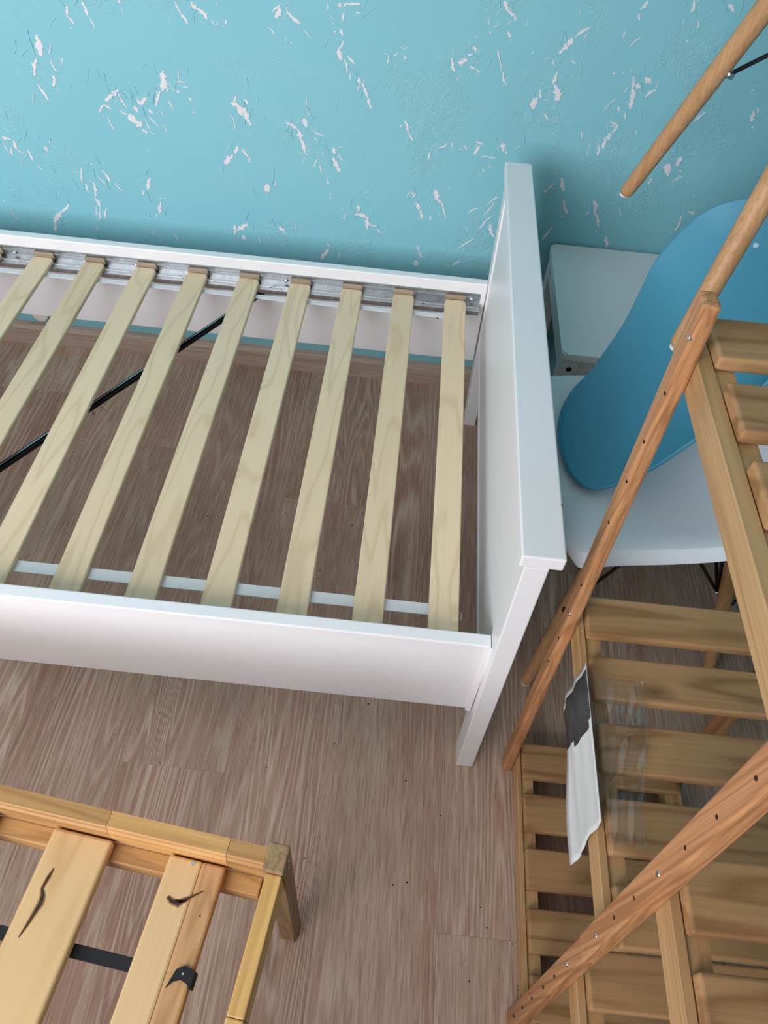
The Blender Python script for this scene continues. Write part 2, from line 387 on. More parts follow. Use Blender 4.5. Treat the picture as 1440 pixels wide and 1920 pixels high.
def flake(x1, z1, x2, z2, w, t=0.0009):
    t *= rs.uniform(0.7, 1.5)
    a, b = Vector((x1, 0, z1)), Vector((x2, 0, z2))
    d = b - a; L = max(d.length, 0.002)
    d = d.normalized() if d.length > 1e-5 else Vector((0, 0, 1))
    s = Vector((-d.z, 0, d.x))
    n = 9 if w > 0.002 else 5
    bow = rs.uniform(-0.10, 0.10) * L
    ll, rr = [], []
    for i in range(n + 1):
        u = i / n
        k = math.sin(math.pi * (0.10 + 0.80 * u)) ** 0.8
        hw = w / 2 * k * rs.uniform(0.45, 1.35)
        c = a + d * (u * L) + s * (bow * math.sin(math.pi * u) + rs.uniform(-0.15, 0.15) * w)
        ll.append(c + s * hw); rr.append(c - s * hw * rs.uniform(0.5, 1.3))
    front = [bm.verts.new((p.x, WY - t, p.z)) for p in ll], [bm.verts.new((p.x, WY - t, p.z)) for p in rr]
    back = [bm.verts.new((p.x, WY + 0.0005, p.z)) for p in ll], [bm.verts.new((p.x, WY + 0.0005, p.z)) for p in rr]
    for i in range(n):
        bm.faces.new((front[0][i], front[1][i], front[1][i + 1], front[0][i + 1]))
        bm.faces.new((front[0][i], front[0][i + 1], back[0][i + 1], back[0][i]))
        bm.faces.new((front[1][i], back[1][i], back[1][i + 1], front[1][i + 1]))
    for i in (0, n):
        bm.faces.new((front[0][i], back[0][i], back[1][i], front[1][i]))
for rec in FL.split(';'):
    x1, z1, x2, z2, w = [float(q) for q in rec.split(',')]
    x1, z1, x2, z2, w = x1 / 1000, z1 / 1000, x2 / 1000, z2 / 1000, w / 10000 * 1.35
    flake(x1, z1, x2, z2, w)
    if w > 0.0032:
        for k in range(rs.choice((0, 1, 2, 2))):
            cx, cz = (x1 + x2) / 2 + rs.gauss(0, 0.013), (z1 + z2) / 2 + rs.gauss(0, 0.016)
            a = rs.gauss(1.5, 0.75); L = rs.uniform(0.004, 0.013)
            flake(cx, cz, cx + L * math.cos(a), cz + L * math.sin(a), rs.uniform(0.0007, 0.0016), 0.0006)
bmF, bm = bm, bmesh.new()
for rec in FL.split(';'):
    x1, z1, x2, z2, w = [float(q) for q in rec.split(',')]
    if w < 45: continue
    for k in range(rs.choice((2, 3, 4))):
        cx, cz = (x1 + x2) / 2000 + rs.gauss(0, 0.020), (z1 + z2) / 2000 + rs.gauss(0, 0.022)
        a = rs.gauss(1.4, 0.7); L = rs.uniform(0.010, 0.030)
        if cz > 0.05: flake(cx, cz, cx + L * math.cos(a), cz + L * math.sin(a), rs.uniform(0.0008, 0.0019), 0.0011)
tag(mesh_obj('plaster_strokes', bm, M['plaster_light'], wall_back), 'raised turquoise trowel strokes', kind='stuff')
bm = bmF
# more of the same finish outside the photographed stretch of wall
for k in range(46):
    x = rs.uniform(RX0 + 0.05, RX1 - 0.02); z = rs.uniform(0.08, 2.4)
    if -1.16 < x < 0.66 and z < 0.98: continue
    for j in range(4):
        cx, cz = x + rs.gauss(0, 0.02), z + rs.gauss(0, 0.025); a = rs.gauss(1.5, 0.7); L = rs.uniform(0.01, 0.035)
        flake(cx, cz, cx + L * math.cos(a), cz + L * math.sin(a), rs.uniform(0.002, 0.008))
tag(mesh_obj('plaster_flakes', bm, M['flake'], wall_back), 'pale pinkish white plaster flakes', kind='stuff')

# floor
floor = tag(box('floor', (RX0 - T, RY0 - T, -0.06), (RX1 + T, WY + T, -0.008), M['underlay'], bevel=0), 'grey brown oak laminate floor with long planks', kind='structure')
PW, PL = 0.194, 1.285
ends = {0: -1.06, 1: -0.42, 2: -0.79, 3: -1.276, 4: -0.55, 5: -0.95, -1: -0.30, -2: -0.78, -3: -0.15, -4: -0.62}
cache = {}
k0 = int(math.floor((RX0 + 0.59) / PW)); k1 = int(math.ceil((RX1 + 0.59) / PW))
for k in range(k0, k1):
    xa = max(-0.59 + k * PW, RX0) + 0.0001; xb = min(-0.59 + (k + 1) * PW, RX1) - 0.0001
    e = ends.get(k, -0.2 - 0.37 * (k % 4))
    ys = []
    y = e
    while y < WY: y += PL
    while y > RY0:
        ya = max(y - PL, RY0); yb = min(y, WY)
        if yb - ya > 0.01: ys.append((ya, yb))
        y -= PL
    for ya, yb in ys:
        box('plank', (xa, ya + 0.0001, -0.008), (xb, yb - 0.0001, 0.0), M['floor'], floor, bevel=0.0002, seg=1)
bmS = bmesh.new()
spots = [(-0.221,-1.004),(-0.208,-0.986),(-0.038,-1.077),(-0.008,-1.095),(-0.073,-1.041),(-0.060,-1.207),(-0.082,-1.213),(-0.232,-1.242),(0.062,-1.233),(0.072,-1.261),(-0.213,-0.927),(-0.323,-1.044),(-0.238,-1.232),(-0.234,-1.187),(-0.387,-0.465),(-0.385,-0.514),(-0.553,-0.661),(-0.558,-0.496),(-0.288,-0.632),(-0.311,-0.527),(-0.241,-0.612),(-0.287,-0.611),(-0.221,-0.414),(-0.232,-0.479),(-0.080,-0.467),(0.113,-1.280),(0.037,-1.309),(0.045,-1.337),(-0.538,-0.965),(-0.390,-0.980),(-0.513,-1.055),(-0.109,-0.887),(-0.154,-0.903),(0.120,-1.337),(0.121,-1.341),(0.165,-0.878)]
for x, y in spots:
    r = random.uniform(0.0008, 0.0019); a = random.uniform(0, 3.1)
    p = [(x + r * random.uniform(0.6, 1.5) * math.cos(a + q), y + r * random.uniform(0.35, 1.0) * math.sin(a + q)) for q in (0, 1.3, 2.5, 3.6, 5.0)]
    lo_ = [bmS.verts.new((u, v, 0.0)) for u, v in p]; hi_ = [bmS.verts.new((u, v, 0.0012)) for u, v in p]
    bmS.faces.new(hi_)
    for i in range(5): bmS.faces.new((lo_[i], lo_[(i + 1) % 5], hi_[(i + 1) % 5], hi_[i]))
tag(mesh_obj('dirt_specks', bmS, M['speck'], floor), 'dark crumbs of dirt on the floor', kind='stuff')

prof = [(WY, 0.0), (WY - 0.016, 0.0), (WY - 0.016, 0.048), (WY - 0.011, 0.060), (WY, 0.063)]
tag(extrude_x('baseboard_back', prof, RX0, RX1 - 0.001, M['baseboard']), 'greyish oak skirting board below the turquoise wall', kind='structure')
bm = bmesh.new()
add_tube(bm, [(-1.112, WY, 0.096), (-1.112, WY - 0.012, 0.096), (-1.112, WY - 0.014, 0.096)], [0.022, 0.022, 0.019], 24)
tag(mesh_obj('wall_cap', bm, M['glide']), 'small round white wall cap above the skirting board', 'wall cap')

# ------------------------------------------------------------------ white bed frame
bed = empty('bed', (0.025, -0.54, 0))
tag(bed, 'white painted wooden bed frame with tall footboard against turquoise wall', 'bed')
def lean(x, y, z): return (x + 0.0108 * (1 - z / 0.639), y, z)
W = M['white']
cap = box('footboard_cap', (0.0, -1.0035, 0.639), (0.0514, -0.0685, 0.660), W, bed, bevel=0.0022)
for x_, y_, z_, p_ in ((0.0505, -0.9218, 0.6601, cap),):
    bm = bmesh.new(); add_tube(bm, [(x_, y_, z_ - 0.003), (x_, y_, z_ + 0.0002)], 0.0011, 7)
    mesh_obj('paint_chip', bm, M['hole'], p_)
box('footboard_post', (0.0066, -1.003, 0.0), (0.0362, -0.958, 0.639), W, bed, bevel=0.0018, fn=lean)
box('footboard_post', (0.0066, -0.1165, 0.0), (0.0362, -0.072, 0.639), W, bed, bevel=0.0018, fn=lean)
panel = box('footboard_panel', (0.0100, -0.958, 0.256), (0.0330, -0.1165, 0.639), W, bed, bevel=0.001, fn=lean)
box('panel_trim', (0.0078, -0.958, 0.246), (0.0345, -0.1165, 0.258), W, bed, bevel=0.001, fn=lean)
XL = -2.02
rail_f = box('side_rail', (XL, -0.9824, 0.2005), (0.0100, -0.9622, 0.4098), W, bed, bevel=0.0022)
rail_b = box('side_rail', (XL, -0.1042, 0.2005), (0.0100, -0.0842, 0.4098), W, bed, bevel=0.0022)
# thin shadow-gap cover where rail meets post
box('joint_strip', (0.0032, -0.9862, 0.2010), (0.0118, -0.9820, 0.4085), W, bed, bevel=0.0008)
def ledge(y, s):
    z = 0.3625
    o = [(y, 0.3855), (y + s * 0.0022, 0.3855), (y + s * 0.0022, 0.378), (y + s * 0.0042, 0.3765), (y + s * 0.0042, 0.3735), (y + s * 0.0022, 0.372),
         (y + s * 0.0022, z), (y + s * 0.016, z), (y + s * 0.0175, z + 0.0016), (y + s * 0.0205, z + 0.0016), (y + s * 0.022, z),
         (y + s * 0.0335, z), (y + s * 0.0335, z - 0.010), (y + s * 0.0315, z - 0.010), (y + s * 0.0315, z - 0.002), (y, z - 0.002)]
    return o
gb = extrude_x('support_rail', ledge(-0.1044, -1), XL, -0.0025, M['galv'], bed)
gf = [(-0.9620, 0.3855), (-0.9598, 0.3855), (-0.9598, 0.3625), (-0.940, 0.3625), (-0.940, 0.3605), (-0.9620, 0.3605)]
extrude_x('support_rail', gf, XL, -0.0025, M['galv'], bed)
for x in (-0.02, -0.149, -0.43, -0.76, -1.03):       # bolt heads on the support rail
    zc = 0.3715
    bm = bmesh.new()
    add_tube(bm, [(x - 0.0, -0.1062, zc), (x, -0.1105, zc), (x, -0.1118, zc)], [0.0055, 0.0055, 0.004], 6)
    if x > -0.1: x = x - 0.09
    mesh_obj('bolt', bm, M['bolt'], gb)
for x in (-0.118, -0.125, -0.452, -0.461, -0.655, -0.662):
    bm = bmesh.new()
    add_tube(bm, [(x, -0.1200 - 0.006 * (int(x * 1000) % 2), 0.3600), (x, -0.1200 - 0.006 * (int(x * 1000) % 2), 0.3629)], 0.0022, 10)
    mesh_obj('rail_hole', bm, M['hole'], gb)
for x, z in ((-0.083, 0.330), (-0.088, 0.312)):
    bm = bmesh.new(); add_tube(bm, [(x, -0.1030, z), (x, -0.1046, z)], 0.0025, 10)
    mesh_obj('peg_hole', bm, M['hole'], rail_b)
# diagonal cross brace under the slats
A_, B_ = Vector((-0.988, -0.955, 0.340)), Vector((-0.481, -0.116, 0.340))
d = (B_ - A_).normalized(); s = Vector((d.y, -d.x, 0))
bm = bmesh.new()
def bar(bm, a, b, off, w, z0, z1):
    pts = [a + s * (off - w) , a + s * (off + w), b + s * (off - w), b + s * (off + w)]
    P8 = [Vector((p.x, p.y, z)) for z in (z0, z1) for p in pts]
    hexa(bm, P8, 0.0004, 1)
bar(bm, A_, B_, 0.0, 0.0052, 0.336, 0.3385)
bar(bm, A_, B_, -0.0046, 0.0008, 0.336, 0.345)
bar(bm, A_, B_, 0.0046, 0.0008, 0.336, 0.345)
br = mesh_obj('cross_brace', bm, M['rod'], bed)
bm = bmesh.new(); bar(bm, A_, B_, -0.0010, 0.0013, 0.3386, 0.3462)  # light strip standing in for the silver highlight on the brace
mesh_obj('brace_highlight', bm, M['rod_glint'], br)
pb = Vector((-0.712, -0.533, 0.3397)) + d * 0.006
for q in (0.0, -0.018):
    tube('brace_rivet', [pb + d * q, pb + d * q + Vector((0, 0, 0.003))], 0.0032, M['bolt'], br, 10)

# slatted base (lies loose in the bed frame)
base = bed
def slat_rows():
    bm = bmesh.new()
    y0, y1 = -0.1175, -0.955; w = 0.0230; t = 0.0085; c = 0.0016
    us = [0, 0.004, 0.010] + [0.125 * k for k in range(1, 8)] + [0.990, 0.996, 1]
    ins = {0: 0.0042, 1: 0.0012, len(us) - 2: 0.0012, len(us) - 1: 0.0042}
    rows = []
    for i, u in enumerate(us):
        y = y0 + (y1 - y0) * u; z = 0.3725 - t + 0.0035 * math.sin(math.pi * u); wi = w - ins.get(i, 0)
        rows.append([bm.verts.new(p) for p in ((-wi, y, z), (wi, y, z), (wi, y, z + t - c), (wi - c, y, z + t), (-wi + c, y, z + t), (-wi, y, z + t - c))])
    for a, b in zip(rows, rows[1:]):
        for k in range(6): bm.faces.new((a[k], a[(k + 1) % 6], b[(k + 1) % 6], b[k]))
    bm.faces.new(rows[0]); bm.faces.new(rows[-1][::-1])
    return bm
first = None; firstb = None
for i in range(9, -8, -1):
    xc = -0.0555 - (9 - i) * 0.1135
    if first is None:
        bm = slat_rows(); bmesh.ops.translate(bm, verts=bm.verts, vec=(xc, 0, 0))
        first = mesh_obj('slat', bm, M['birch'], base)
        bm = bmesh.new()
        hexa(bm, corners((xc - 0.0225, -0.1145, 0.3650), (xc + 0.0225, -0.1068, 0.3810)), 0.003, 3)
        firstb = mesh_obj('slat_cap', bm, M['block'], base)
    else:
        for src in (first, firstb):
            c = src.copy(); COL.objects.link(c); c.parent = base; c.matrix_parent_inverse = src.matrix_parent_inverse.copy()
            c.matrix_basis = Matrix.Translation((xc + 0.0555, 0, 0)) @ src.matrix_basis
for ya, yb in ((-0.892, -0.912), (-0.158, -0.172)):
    box('webbing_strap', (-1.90, yb, 0.3615), (-0.060, ya, 0.3632), M['webbing'], base, bevel=0.0003, seg=1)
tube('strap_staple', [(-0.0312, -0.902, 0.366), (-0.027, -0.908, 0.3655), (-0.029, -0.918, 0.364)], 0.0007, M['bolt'], base, 6)

# ------------------------------------------------------------------ small white table behind the footboard
stool = empty('side_table', (0.35, -0.165, 0))
tag(stool, 'small white wooden table standing against the turquoise wall', 'table')
SW = M['stool_white']
def rounded_top(x0, x1, y0, y1, z0, z1, r):
    bm = bmesh.new()
    pts = []
    for cx, cy, a0 in ((x1 - r, y1 - r, 0), (x0 + r, y1 - r, 90), (x0 + r, y0 + r, 180), (x1 - r, y0 + r, 270)):
        for k in range(6):
            a = math.radians(a0 + 18 * k); pts.append((cx + r * math.cos(a), cy + r * math.sin(a)))
    lo_ = [bm.verts.new((x, y, z0)) for x, y in pts]; hi_ = [bm.verts.new((x, y, z1)) for x, y in pts]
    bm.faces.new(lo_[::-1]); top = bm.faces.new(hi_)
    for i in range(len(pts)): bm.faces.new((lo_[i], lo_[(i + 1) % len(pts)], hi_[(i + 1) % len(pts)], hi_[i]))
    es = [e for e in top.edges]
    bmesh.ops.bevel(bm, geom=es, offset=0.003, segments=2, affect='EDGES')
    return bm
mesh_obj('table_top', rounded_top(0.146, 0.56, -0.352, 0.035, 0.424, 0.440, 0.012), SW, stool)
for x0, x1, y0, y1 in ((0.150, 0.186, -0.349, -0.313), (0.150, 0.186, -0.010, 0.026), (0.520, 0.556, -0.349, -0.313), (0.520, 0.556, -0.010, 0.026)):
    lg = box('leg', (x0, y0, 0), (x1, y1, 0.424), SW, stool, bevel=0.002)
    if x0 < 0.2:
        yy = y0
        tube('screw_hole', [(x0 + 0.018, y0 - 0.0004, 0.402), (x0 + 0.018, y0 + 0.004, 0.402)], 0.0058, M['hole'], lg, 16)
box('apron', (0.186, -0.343, 0.36), (0.520, -0.325, 0.424), SW, stool, bevel=0.001)
box('apron', (0.186, 0.004, 0.36), (0.520, 0.022, 0.424), SW, stool, bevel=0.001)
box('apron', (0.154, -0.313, 0.375), (0.170, -0.010, 0.424), SW, stool, bevel=0.001)
box('apron', (0.536, -0.313, 0.375), (0.552, -0.010, 0.424), SW, stool, bevel=0.001)

# ------------------------------------------------------------------ moulded chairs
PROF = np.array([(.222,.405),(.205,.428),(.15,.436),(.06,.424),(-.03,.418),(-.11,.430),(-.165,.475),(-.195,.545),(-.212,.62),(-.228,.70),(-.242,.77),(-.25,.805)])
HW = np.array([.205,.222,.229,.231,.232,.232,.228,.222,.214,.204,.190,.178])
RISE = np.array([.004,.010,.018,.030,.042,.055,.062,.058,.048,.036,.024,.016])
def catm(A, s):
    n = len(A) - 1; x = s * n; i = int(min(max(math.floor(x), 0), n - 1)); u = x - i
    g = lambda k: A[min(max(k, 0), n)]
    p0, p1, p2, p3 = g(i - 1), g(i), g(i + 1), g(i + 2)
    return .5 * ((2 * p1) + (-p0 + p2) * u + (2 * p0 - 5 * p1 + 4 * p2 - p3) * u * u + (-p0 + 3 * p1 - 3 * p2 + p3) * u ** 3)
def shell_fn(kt=1., kb=1., kr=1., ro=.2, kf=1., kw=1., lip=0.):
    P = PROF.copy(); mk = P[:, 1] > .44; mk[:4] = False
    P[mk] = np.array([-.12, .43]) + (P[mk] - np.array([-.12, .43])) * kb
    H = HW.copy() * kw; f = np.clip((np.arange(12) - 5) / 6., 0, 1); H = H * (1 - f * (1 - kt)); H[:5] *= kf
    R = RISE * kr
    def rnd(s):
        q = 1.
        if s < .14: q = (1 - (1 - s / .14) ** 2.6 * .93) ** (1 / 2.6)
        if s > 1 - ro: q = (1 - ((s - 1 + ro) / ro) ** 2.2 * .97) ** (1 / 2.2)
        return q
    def S(s, t):
        c = catm(P, s); e = 1e-3
        d = catm(P, min(s + e, 1)) - catm(P, max(s - e, 0)); d = d / np.linalg.norm(d); n = np.array([d[1], -d[0]])
        tt = t * rnd(s); w = catm(H, s) * tt; r = catm(R, s) * abs(tt) ** 2.4; q = c + n * (r - lip * max(0, (abs(t) - 0.86) / 0.14) ** 2)
        return (q[0], w, q[1])
    return S
def shell_obj(name, S, mat, parent, frame, rows=56, cols=24, thick=0.006):
    bm = bmesh.new()
    ss = [0.5 - 0.5 * math.cos(math.pi * i / rows) for i in range(rows + 1)]
    ss = [0.55 * a + 0.45 * i / rows for i, a in enumerate(ss)]
    grid = [[bm.verts.new(S(a, -1 + 2 * j / cols)) for j in range(cols + 1)] for a in ss]
    for i in range(rows):
        for j in range(cols):
            bm.faces.new((grid[i][j], grid[i][j + 1], grid[i + 1][j + 1], grid[i + 1][j]))
    o = mesh_obj(name, bm, mat, parent, smooth=True, frame=frame)
    so = o.modifiers.new('thickness', 'SOLIDIFY'); so.thickness = thick; so.offset = 0
    be = o.modifiers.new('edge', 'BEVEL'); be.width = 0.0015; be.segments = 2; be.limit_method = 'ANGLE'
    return o
def base_parts(root, frame, fx, fy, tx, ty, H, foot_r=0.0115, top_r=0.0155, wires=3, wire_z=1.02):
    for sx in (1, -1):
        for sy in (1, -1):
            f = Vector((sx * fx, sy * fy, 0)); t_ = Vector((sx * tx, sy * ty, H))
            pts = [f, f.lerp(t_, 0.012), f.lerp(t_, 0.04), f.lerp(t_, 0.45), f.lerp(t_, 0.85), t_]
            lg = tube('leg', pts, [foot_r * 0.80, foot_r * 0.95, foot_r, foot_r * 1.22, top_r, top_r], M['beech'], root, 20, frame)
            tube('foot_glide', [f - Vector((0, 0, 0.003)), f + Vector((0, 0, 0.001))], [foot_r * 0.82, foot_r * 0.82], M['glide'], lg, 16, frame)
            k = f.lerp(t_, 0.56)
            inw = Vector((-sx, -sy, 0)).normalized()
            kk = k + inw * (foot_r * 1.25 + 0.003)
            tube('bolt', [k + inw * foot_r, k + inw * (foot_r * 1.25 + 0.009)], 0.0055, M['bolt'], lg, 10, frame)
            if wires == 3: tube('brace_cap', [k - inw * foot_r, k - inw * (foot_r * 1.3 + 0.003)], [0.007, 0.006], M['rubber'], lg, 12, frame)
            if wires == 3: tube('brace_wire', [kk, Vector((sx * (tx - 0.02), sy * (ty - 0.02), H + 0.01))], 0.0032, M['black'], root, 8, frame)
            tube('brace_wire', [kk, Vector((0.0, sy * (ty - 0.01), H * wire_z))], 0.0032, M['black'], root, 8, frame)
            if wires == 3: tube('brace_wire', [kk, Vector((sx * (tx - 0.01), 0.0, H + 0.008))], 0.0032, M['black'], root, 8, frame)

# white chair, facing the footboard
fr = Matrix.Translation((0.306, -0.602, 0.003)) @ Matrix.Rotation(math.radians(190), 4, 'Z')
wc = empty('plastic_chair', fr)
tag(wc, 'white moulded plastic chair with beech legs right beside the footboard', 'chair', 'stacked moulded chairs')
shell_obj('seat_shell', shell_fn(kw=0.925, lip=0.022), M['shell_white'], wc, fr)
base_parts(wc, fr, 0.190, 0.191, 0.115, 0.115, 0.385)
box('mount_plate', (-0.12, -0.12, 0.385), (0.12, 0.12, 0.400), M['black'], wc, frame=fr)

def rotm(rx, ry, rz): return Matrix.Rotation(rz, 4, 'Z') @ Matrix.Rotation(ry, 4, 'Y') @ Matrix.Rotation(rx, 4, 'X')
# smaller blue chair shell nested on the white seat, facing the footboard too
FAR = [(.119,-.577,.462),(.129,-.527,.462),(.146,-.488,.468),(.173,-.459,.485),(.198,-.423,.505),(.229,-.378,.540),(.248,-.343,.585),(.259,-.324,.630),(.272,-.318,.660),(.287,-.318,.695),(.306,-.323,.730),(.330,-.330,.752),(.358,-.341,.768),(.388,-.358,.782),(.408,-.385,.800),(.421,-.425,.815),(.428,-.470,.822)]
NEAR = [(.119,-.577,.462),(.121,-.624,.458),(.132,-.674,.456),(.149,-.702,.458),(.168,-.713,.462),(.200,-.710,.478),(.243,-.704,.515),(.275,-.696,.556),(.304,-.691,.600),(.333,-.683,.645),(.357,-.669,.690),(.376,-.647,.730),(.394,-.618,.765),(.409,-.585,.790),(.420,-.548,.808),(.426,-.510,.818),(.429,-.485,.822)]
def resample(P, n):
    P = np.array(P); seg = np.linalg.norm(np.diff(P, axis=0), axis=1); cum = np.r_[0, np.cumsum(seg)] / seg.sum()
    A = []
    for i in range(n + 1):
        s_ = i / n; k = int(min(np.searchsorted(cum, s_, side='right') - 1, len(P) - 2)); u = (s_ - cum[k]) / (cum[k + 1] - cum[k])
        A.append(catm(P, (k + u) / (len(P) - 1)))
    return np.array(A)
nS, nT = 60, 24
fa, ne = resample(FAR, nS), resample(NEAR, nS)
bm = bmesh.new(); grid = []
for i in range(nS + 1):
    s_ = i / nS
    k = min(max((s_ - 0.22) / 0.42, 0), 1); k = k * k * (3 - 2 * k)
    nv = np.array([0.0, 0.0, -1.0]) * (1 - k) + np.array([0.95, 0.0, -0.35]) * k
    wd = np.linalg.norm(fa[i] - ne[i])
    amp = (0.020 * (1 - k) + 0.060 * k) * min(1, wd / 0.34) ** 1.5
    row = []
    for j in range(nT + 1):
        t_ = 0.5 - 0.5 * math.cos(math.pi * j / nT)
        p = fa[i] * (1 - t_) + ne[i] * t_ + nv * amp * (1 - abs(2 * t_ - 1) ** 2.6)
        row.append(bm.verts.new(p))
    grid.append(row)
for i in range(nS):
    for j in range(nT): bm.faces.new((grid[i][j], grid[i][j + 1], grid[i + 1][j + 1], grid[i + 1][j]))
bmesh.ops.remove_doubles(bm, verts=bm.verts, dist=0.0002)
bc = empty('chair_shell', (0.27, -0.55, 0.44))
tag(bc, 'blue moulded plastic chair shell nested on top of the white chair', 'chair', 'stacked moulded chairs')
o = mesh_obj('seat_shell', bm, M['shell_blue'], bc, smooth=True)
so = o.modifiers.new('thickness', 'SOLIDIFY'); so.thickness = 0.006; so.offset = 0
ss_ = o.modifiers.new('smooth', 'SUBSURF'); ss_.levels = 1; ss_.render_levels = 1
for y_, z_ in ((-0.4015, 0.724), (-0.520, 0.724)):
    tube('mounting_stud', [(0.384 if y_ > -0.45 else 0.402, y_, z_), (0.372 if y_ > -0.45 else 0.392, y_ - 0.003, z_ + 0.003)], [0.0045, 0.0036], M['stud'], bc, 12)
# third chair standing on top, only two legs reach into the picture
f3 = Matrix.Translation((0.40861, -0.48816, 0.74295)) @ rotm(math.radians(-3.428), math.radians(-2.062), math.radians(0.784))
c3 = empty('plastic_chair', f3)
tag(c3, 'topmost chair with round wooden legs hanging over the blue shell', 'chair', 'stacked moulded chairs')
base_parts(c3, f3, 0.175 * 1.2536, 0.175 * 1.2536, 0.105, 0.105, 0.37, 0.0118, 0.0155, 1, 0.86)
shell_obj('seat_shell', shell_fn(), M['shell_white'], c3, f3 @ Matrix.Rotation(math.radians(180), 4, 'Z'))
box('mount_plate', (-0.12, -0.12, 0.37), (0.12, 0.12, 0.398), M['black'], c3, frame=f3)

# ------------------------------------------------------------------ slatted pine shelving unit
XI, YA, PWD, PD, HA, LX, LY, YC = 0.1182, -1.0049, 0.0172, 0.0268, 0.947, 0.006, 0.0926, -0.3915
SHW = 0.29
rack = empty('shelving_unit', (0.26, -1.4, 0))
tag(rack, 'open pine shelving unit with slatted shelves beside the bed footboard', 'shelf')
def RX(x, y, z): return (XI + x + LX * z, YA + y + LY * z, z)
def post(y, x, z0, z1, bev=0.0022):
    return box('post', (x, y, z0), (x + PWD, y + PD, z1), M['rack_z'], rack, bevel=bev, seg=2, fn=RX)
def holes(o, y, zs, screws=(), x=-PWD):
    for z in zs:
        p = Vector(RX(x, y, z))
        tube('peg_hole', [p + Vector((-0.0003, 0, 0)), p + Vector((0.003, 0, 0))], 0.0021, M['hole'], o, 8)
    for z in screws:
        p = Vector(RX(x, y, z))
        tube('screw', [p + Vector((-0.0012, 0, 0)), p + Vector((0.002, 0, 0))], [0.0024, 0.0034], M['bolt'], o, 10)
pa = post(0, -PWD, 0, HA, 0.004)
holes(pa, 0.004, (0.847, 0.784, 0.726, 0.659, 0.54, 0.42, 0.36), (0.911, 0.478))
post(0, SHW, 0, HA)
pc = post(YC, -PWD, 0.4165, 1.70); pl = box('post', (-PWD + 0.0009, YC + 0.0006, 0), (0, YC + PD - 0.0009, 0.4158), M['rack_z'], rack, bevel=0.002, seg=2, fn=RX)
holes(pc, YC + 0.0112, (0.785, 0.723, 0.597, 0.537, 0.85, 0.91), (0.661, 0.474))
holes(pl, YC + 0.0112, (0.296, 0.238, 0.173, 0.114, 0.054), (0.356,))
post(YC, SHW, 0, 1.70)
YD = YC - 0.44
post(YD, -PWD, 0, 1.70); post(YD, SHW, 0, 1.70)
def shelf(z, ya, yb, fronts, w=0.062, lip=0.0105):
    for s_ in (0, 1):
        fx = (lambda x: x) if s_ == 0 else (lambda x: SHW - x)
        prof = [(0.0002, -0.034), (lip + 0.021, -0.034), (lip + 0.021, -0.0045), (lip, -0.0045), (lip, -0.0010), (lip - 0.001, 0.0), (0.0012, 0.0), (0.0002, -0.0010)]
        bm = bmesh.new()
        q = [[bm.verts.new((XI + fx(x) + LX * z, YA + y + LY * z, z + dz)) for x, dz in prof] for y in (ya, yb)]
        bm.faces.new(q[0]); bm.faces.new(q[1][::-1])
        for k in range(len(prof)): bm.faces.new((q[0][k], q[1][k], q[1][(k + 1) % len(prof)], q[0][(k + 1) % len(prof)]))
        mesh_obj('stile', bm, M['rack_y'], rack)
    for yf in fronts:
        bm = bmesh.new()
        hexa(bm, corners((lip + 0.0006, yf, z - 0.0038), (SHW - lip - 0.0006, yf + w, z + 0.0125), lambda x, y, zz: (XI + x + LX * z, YA + y + LY * z, zz)), 0.0035, 3)
        mesh_obj('slat', bm, M['rack_x'], rack)
# bay by the bed
shelf(0.047, 0.045, YC + 0.012, [-0.033 - 0.0885 * k for k in range(5)], lip=0.008)
shelf(0.453, 0.046, YC + 0.010, [-0.015 - 0.0928 * k for k in range(5)])
shelf(0.885, 0.068, YC + 0.010, [-0.001 - 0.0975 * k for k in range(4)], w=0.065, lip=0.0165)
# bay nearer the viewer, shelves at other heights
shelf(0.3286, YC + 0.010, YD + 0.012, [-0.419 - 0.0885 * k for k in range(5)])
shelf(0.633, YC + 0.010, YD + 0.012, [-0.417 - 0.0885 * k for k in range(5)])
for z_ in (0.95, 1.28, 1.62):  # unseen upper shelves, added to block light towards the middle shelf and chairs
    shelf(z_, YC + 0.010, YD + 0.012, [-0.417 - 0.0885 * k for k in range(5)])
shelf(0.050, YC + 0.010, YD + 0.012, [-0.450 - 0.0885 * k for k in range(4)])

